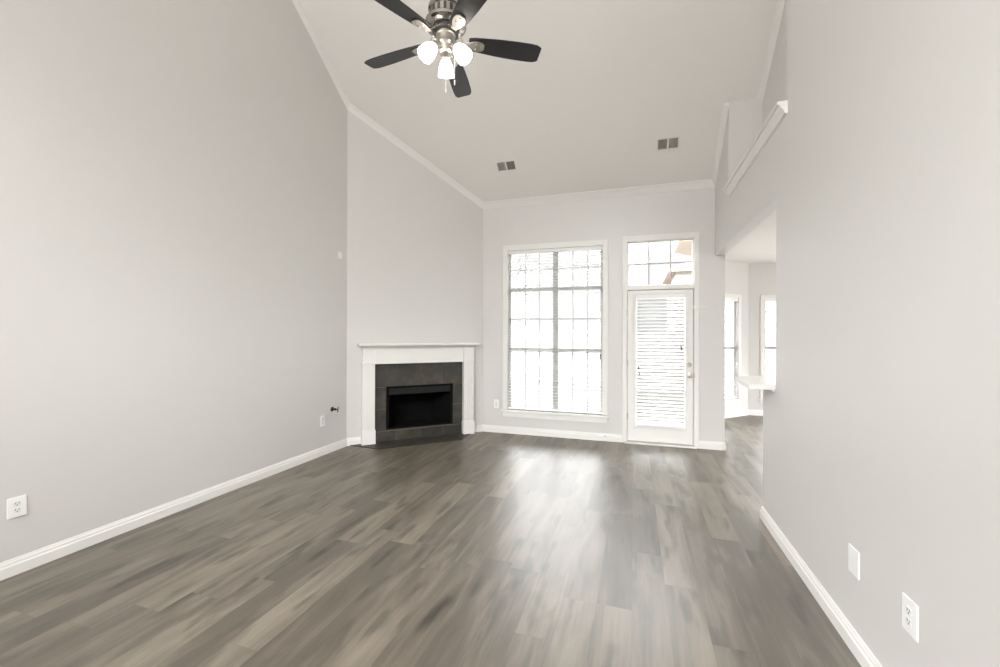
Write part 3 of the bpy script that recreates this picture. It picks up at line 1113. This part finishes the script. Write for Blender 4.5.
def vent(label, x0, x1, y0, y1, dark_left):
    yc, xc = (y0 + y1) / 2, (x0 + x1) / 2
    s = math.atan(SLOPE)
    t = thing('air_vent', label, 'vent', (xc, yc, cz(yc)), rot=(-s, 0, 0), group='vents in the sloped ceiling')
    hx, hy = (x1 - x0) / 2, (y1 - y0) / 2 / math.cos(s)
    mb = MB()
    f = .022
    # local frame: -z into the room
    for b in ((-hx, hx, -hy, -hy + f), (-hx, hx, hy - f, hy), (-hx, -hx + f, -hy + f, hy - f), (hx - f, hx, -hy + f, hy - f), (-.009, .009, -hy + f, hy - f)):
        mb.box(b[0], b[1], b[2], b[3], -.010, .0)
    mb.build('frame', 'vent', t, .003)
    mb = MB()
    mb.box(-hx + .01, hx - .01, -hy + .01, hy - .01, -.001, .0)
    mb.build('backing', 'duct', t)
    for side, (a, b) in enumerate(((-hx + f, -.009), (.009, hx - f))):
        mb = MB()
        n = 8
        for k in range(n):
            x = a + (b - a) * (k + .5) / n
            sg = 1 if (side == 0) == dark_left else -1
            lean = .0032 * (1 if side == 0 else -1)
            mb.prism([(x - lean - .0014, -hy + f, -.0075), (x - lean + .0014, -hy + f, -.0075), (x + lean + .0014, -hy + f, -.001), (x + lean - .0014, -hy + f, -.001)], (0, 2 * (hy - f), 0))
        mb.build('louver_bank', 'louver', t)
    return t


vent('white two-panel air vent on the sloped ceiling above the blinded window', -1.815, -1.527, 5.372, 5.502, False)
vent('white two-panel air vent on the sloped ceiling above the patio door', .244, .512, 5.350, 5.484, True)

# ------------------------------------------------------------------ wall plates


def plate(name, label, cat, loc, rotz, w=.078, h=.124, kind='outlet', group=None):
    """frame: x across, -y into the room"""
    t = thing(name, label, cat, loc, rotz, group=group)
    mb = MB()
    mb.box(-w / 2, w / 2, -.007, 0, -h / 2, h / 2)
    mb.build('cover_plate', 'white', t, .003)
    if kind == 'outlet':
        for dz in (.0195, -.0195):
            mb = MB()
            pts = []
            for k in range(20):
                a = 2 * PI * k / 20
                pts.append((max(-.0165, min(.0165, .0185 * math.cos(a))), -.006, dz + max(-.0145, min(.0145, .0175 * math.sin(a)))))
            mb.prism(pts, (0, -.0030, 0))
            r = mb.build('receptacle', 'receptacle', t)
            mb = MB()
            mb.box(-.0085, -.0055, -.0095, -.0080, dz - .001, dz + .009)
            mb.box(.0055, .0085, -.0095, -.0080, dz, dz + .008)
            mb.lathe([(.0, .0), (.0030, .0), (.0030, .0015), (.0, .0015)], Matrix.Translation((0, -.0080, dz - .0075)) @ RY, 10, False)
            mb.build('slot', 'socket', r)
    for dz in ((0,) if kind == 'outlet' else (.030, -.030)):
        mb = MB()
        mb.lathe([(.0, .0), (.0028, .0), (.0024, .0012), (.0, .0014)], Matrix.Translation((0, -.0068, dz)) @ RY, 10, False)
        mb.build('screw', 'receptacle', t)
    return t


GRP = None
plate('wall_outlet', 'white duplex outlet low on the long left wall, closest to the camera', 'outlet', (XL, 1.510, .406), PI / 2, w=.086, h=.124)
plate('wall_outlet', 'white duplex outlet on the left wall under the small dark gas valve', 'outlet', (XL, 4.116, .410), PI / 2)
plate('wall_outlet', 'white duplex outlet on the far wall between fireplace and blinded window', 'outlet', (-1.955, YF, .424), 0)
plate('wall_outlet', 'white duplex outlet low on the right wall, with two sockets', 'outlet', (XR, 1.932, .425), -PI / 2, w=.090, h=.130)
plate('blank_cover_plate', 'blank white cover plate low on the right wall beside the outlet', 'wall plate', (XR, 2.347, .415), -PI / 2, w=.094, h=.126, kind='blank')
plate('blank_cover_plate', 'small white cover plate high on the left wall above the gas valve', 'wall plate', (XL, 4.420, 2.460), PI / 2, w=.075, h=.085, kind='blank')

gv = thing('gas_valve', 'small dark metal gas key valve on the left wall above the outlet', 'valve', (XL, 4.290, .525), PI / 2)
mb = MB()
mb.lathe([(.0, .0), (.030, .0), (.030, .004), (.014, .012), (.012, .040), (.016, .042), (.016, .052), (.0, .054)], RY, 20, False)
mb.build('flange', 'valve', gv, smooth=True)
mb = MB()
mb.tube([(0, -.050, 0), (.0, -.085, .004)], .006, 10)
mb.tube([(-.004, -.085, -.030), (.004, -.085, .036)], .007, 10)
mb.build('key', 'valve', gv)

ds = thing('door_stop', 'tiny spring door stop on the baseboard under the big window', 'door stop', (-.381, YF - .016, .070), 0)
mb = MB()
mb.lathe([(.0, .0), (.012, .0), (.012, .003), (.005, .008), (.005, .055), (.0, .055)], RY, 14, False)
mb.build('spring', 'nickel', ds, smooth=True)
mb = MB()
mb.lathe([(.0, .053), (.008, .053), (.009, .062), (.007, .068), (.0, .068)], RY, 14, False)
mb.build('rubber_tip', 'white', ds, smooth=True)

# ------------------------------------------------------------------ bar counter
bc = thing('bar_counter', 'pale breakfast bar counter with clipped corner on the half wall', 'counter', (0, 0, 0))
mb = MB()
pts = [(.800, YW1 - .035), (.822, 4.00), (.902, 4.20), (1.36, 4.20), (1.36, YW1 + .002), (XR + .0, YW1 + .002), (XR - .002, YW1 + .002), (XR - .002, YW1 - .005)]
pts = [(.800, YW1 - .035), (.822, 4.00), (.902, 4.20), (1.36, 4.20), (1.36, YW1 + .003), (XR - .003, YW1 + .003)]
mb.prism([(x, y, CT - .036) for x, y in pts], (0, 0, .036))
mb.build('countertop', 'counter', bc, .004)
mb = MB()
mb.prism([(XR, YW1 + .02, CT - .036), (XR, YW1 + .02, CT - .062), (XR - .030, YW1 + .02, CT - .036)], (0, .20, 0))
mb.build('bracket', 'trim', bc, .003)

# ------------------------------------------------------------------ outside
mb = MB()
mb.box(-40, 40, -40, 60, -.32, -.20)
struct(mb.build('ground', 'concrete'))
fn = thing('wood_fence', 'pale board fence across the back yard outside the window', 'fence', (0, 13.0, -.20))
mb = MB()
x = -12.0
while x < 9.0:
    mb.box(x, x + .135, 0, .02, .04, 1.75 + random.uniform(-.015, .015))
    x += .142
mb.build('board_panel', 'fence', fn)
mb = MB()
for z in (.35, 1.45):
    mb.box(-12, 9, .02, .06, z, z + .09)
mb.build('rail', 'fence', fn)


def tree(label, loc, h, seed):
    rnd = random.Random(seed)
    t = thing('bare_tree', label, 'tree', loc, group='bare trees beyond the fence')
    mb = MB()

    def grow(p, d, r, L, depth):
        q = p + d * L
        m = (p + q) / 2 + Vector((rnd.uniform(-.05, .05), rnd.uniform(-.05, .05), 0)) * L
        mb.tube([p, m, q], [r, r * .85, r * .7], 6)
        if depth == 0:
            return
        for k in range(3 if depth > 1 else 2):
            nd = (d + Vector((rnd.uniform(-.8, .8), rnd.uniform(-.8, .8), rnd.uniform(-.1, .5)))).normalized()
            grow(q, nd, r * .62, L * rnd.uniform(.6, .8), depth - 1)
    grow(Vector((0, 0, 0)), Vector((.03, 0, 1)).normalized(), h * .028, h * .30, 4)
    mb.build('trunk', 'bark', t)
    return t


tree('bare branching tree beyond the fence, seen through the left window panes', (-4.4, 17.0, -.2), 6.5, 3)
tree('bare branching tree beyond the fence, seen through the right window panes', (-1.6, 20.0, -.2), 7.5, 11)

ev = thing('roof_eave', 'tan roof eave of the dining bay outside, seen through the transom', 'eave', (0, 0, 0))
mb = MB()
mb.prism([(DX0 - .12, YF + .3, 2.90), (DX0 - .12 - .30, YF + .3, 2.90), (DX0 - .42, DY0 + .15, 2.90), (DX1 - .3, DY1 + .45, 2.90), (DX1 - .05, DY1 + .15, 2.90), (DX0 - .12, DY0 + .05, 2.90)], (0, 0, .03))
mb.build('soffit', 'soffit', ev)
mb = MB()
mb.prism([(DX0 - .42, YF + .3, 2.90), (DX0 - .44, YF + .3, 2.90), (DX0 - .44, DY0 + .16, 2.90), (DX1 - .31, DY1 + .47, 2.90), (DX1 - .29, DY1 + .46, 2.90), (DX0 - .42, DY0 + .15, 2.90)], (0, 0, .16))
mb.build('fascia', 'fascia', ev)

nh = thing('neighbor_house', 'pale house with a tan hipped roof standing far outside, seen through the transom', 'house', (6.7, 31.0, .55))
mb = MB()
mb.box(-4.0, 6.0, 0, 8, -.75, 5.3)
mb.build('wall', 'siding', nh)
mb = MB()
mb.loft([[(-4.5, -.5, 5.2), (6.5, -.5, 5.2), (6.5, 8.5, 5.2), (-4.5, 8.5, 5.2)], [(-4.5, -.5, 5.4), (6.5, -.5, 5.4), (6.5, 8.5, 5.4), (-4.5, 8.5, 5.4)],
         [(-1.2, 3.6, 6.9), (3.2, 3.6, 6.9), (3.2, 4.4, 6.9), (-1.2, 4.4, 6.9)]])
mb.build('roof', 'shingle', nh)
for wx in (-2.6, .2, 3.2):
    mb = MB()
    mb.box(wx, wx + 1.1, -.05, .02, 3.0, 4.5)
    mb.build('window', 'vinyl', nh)
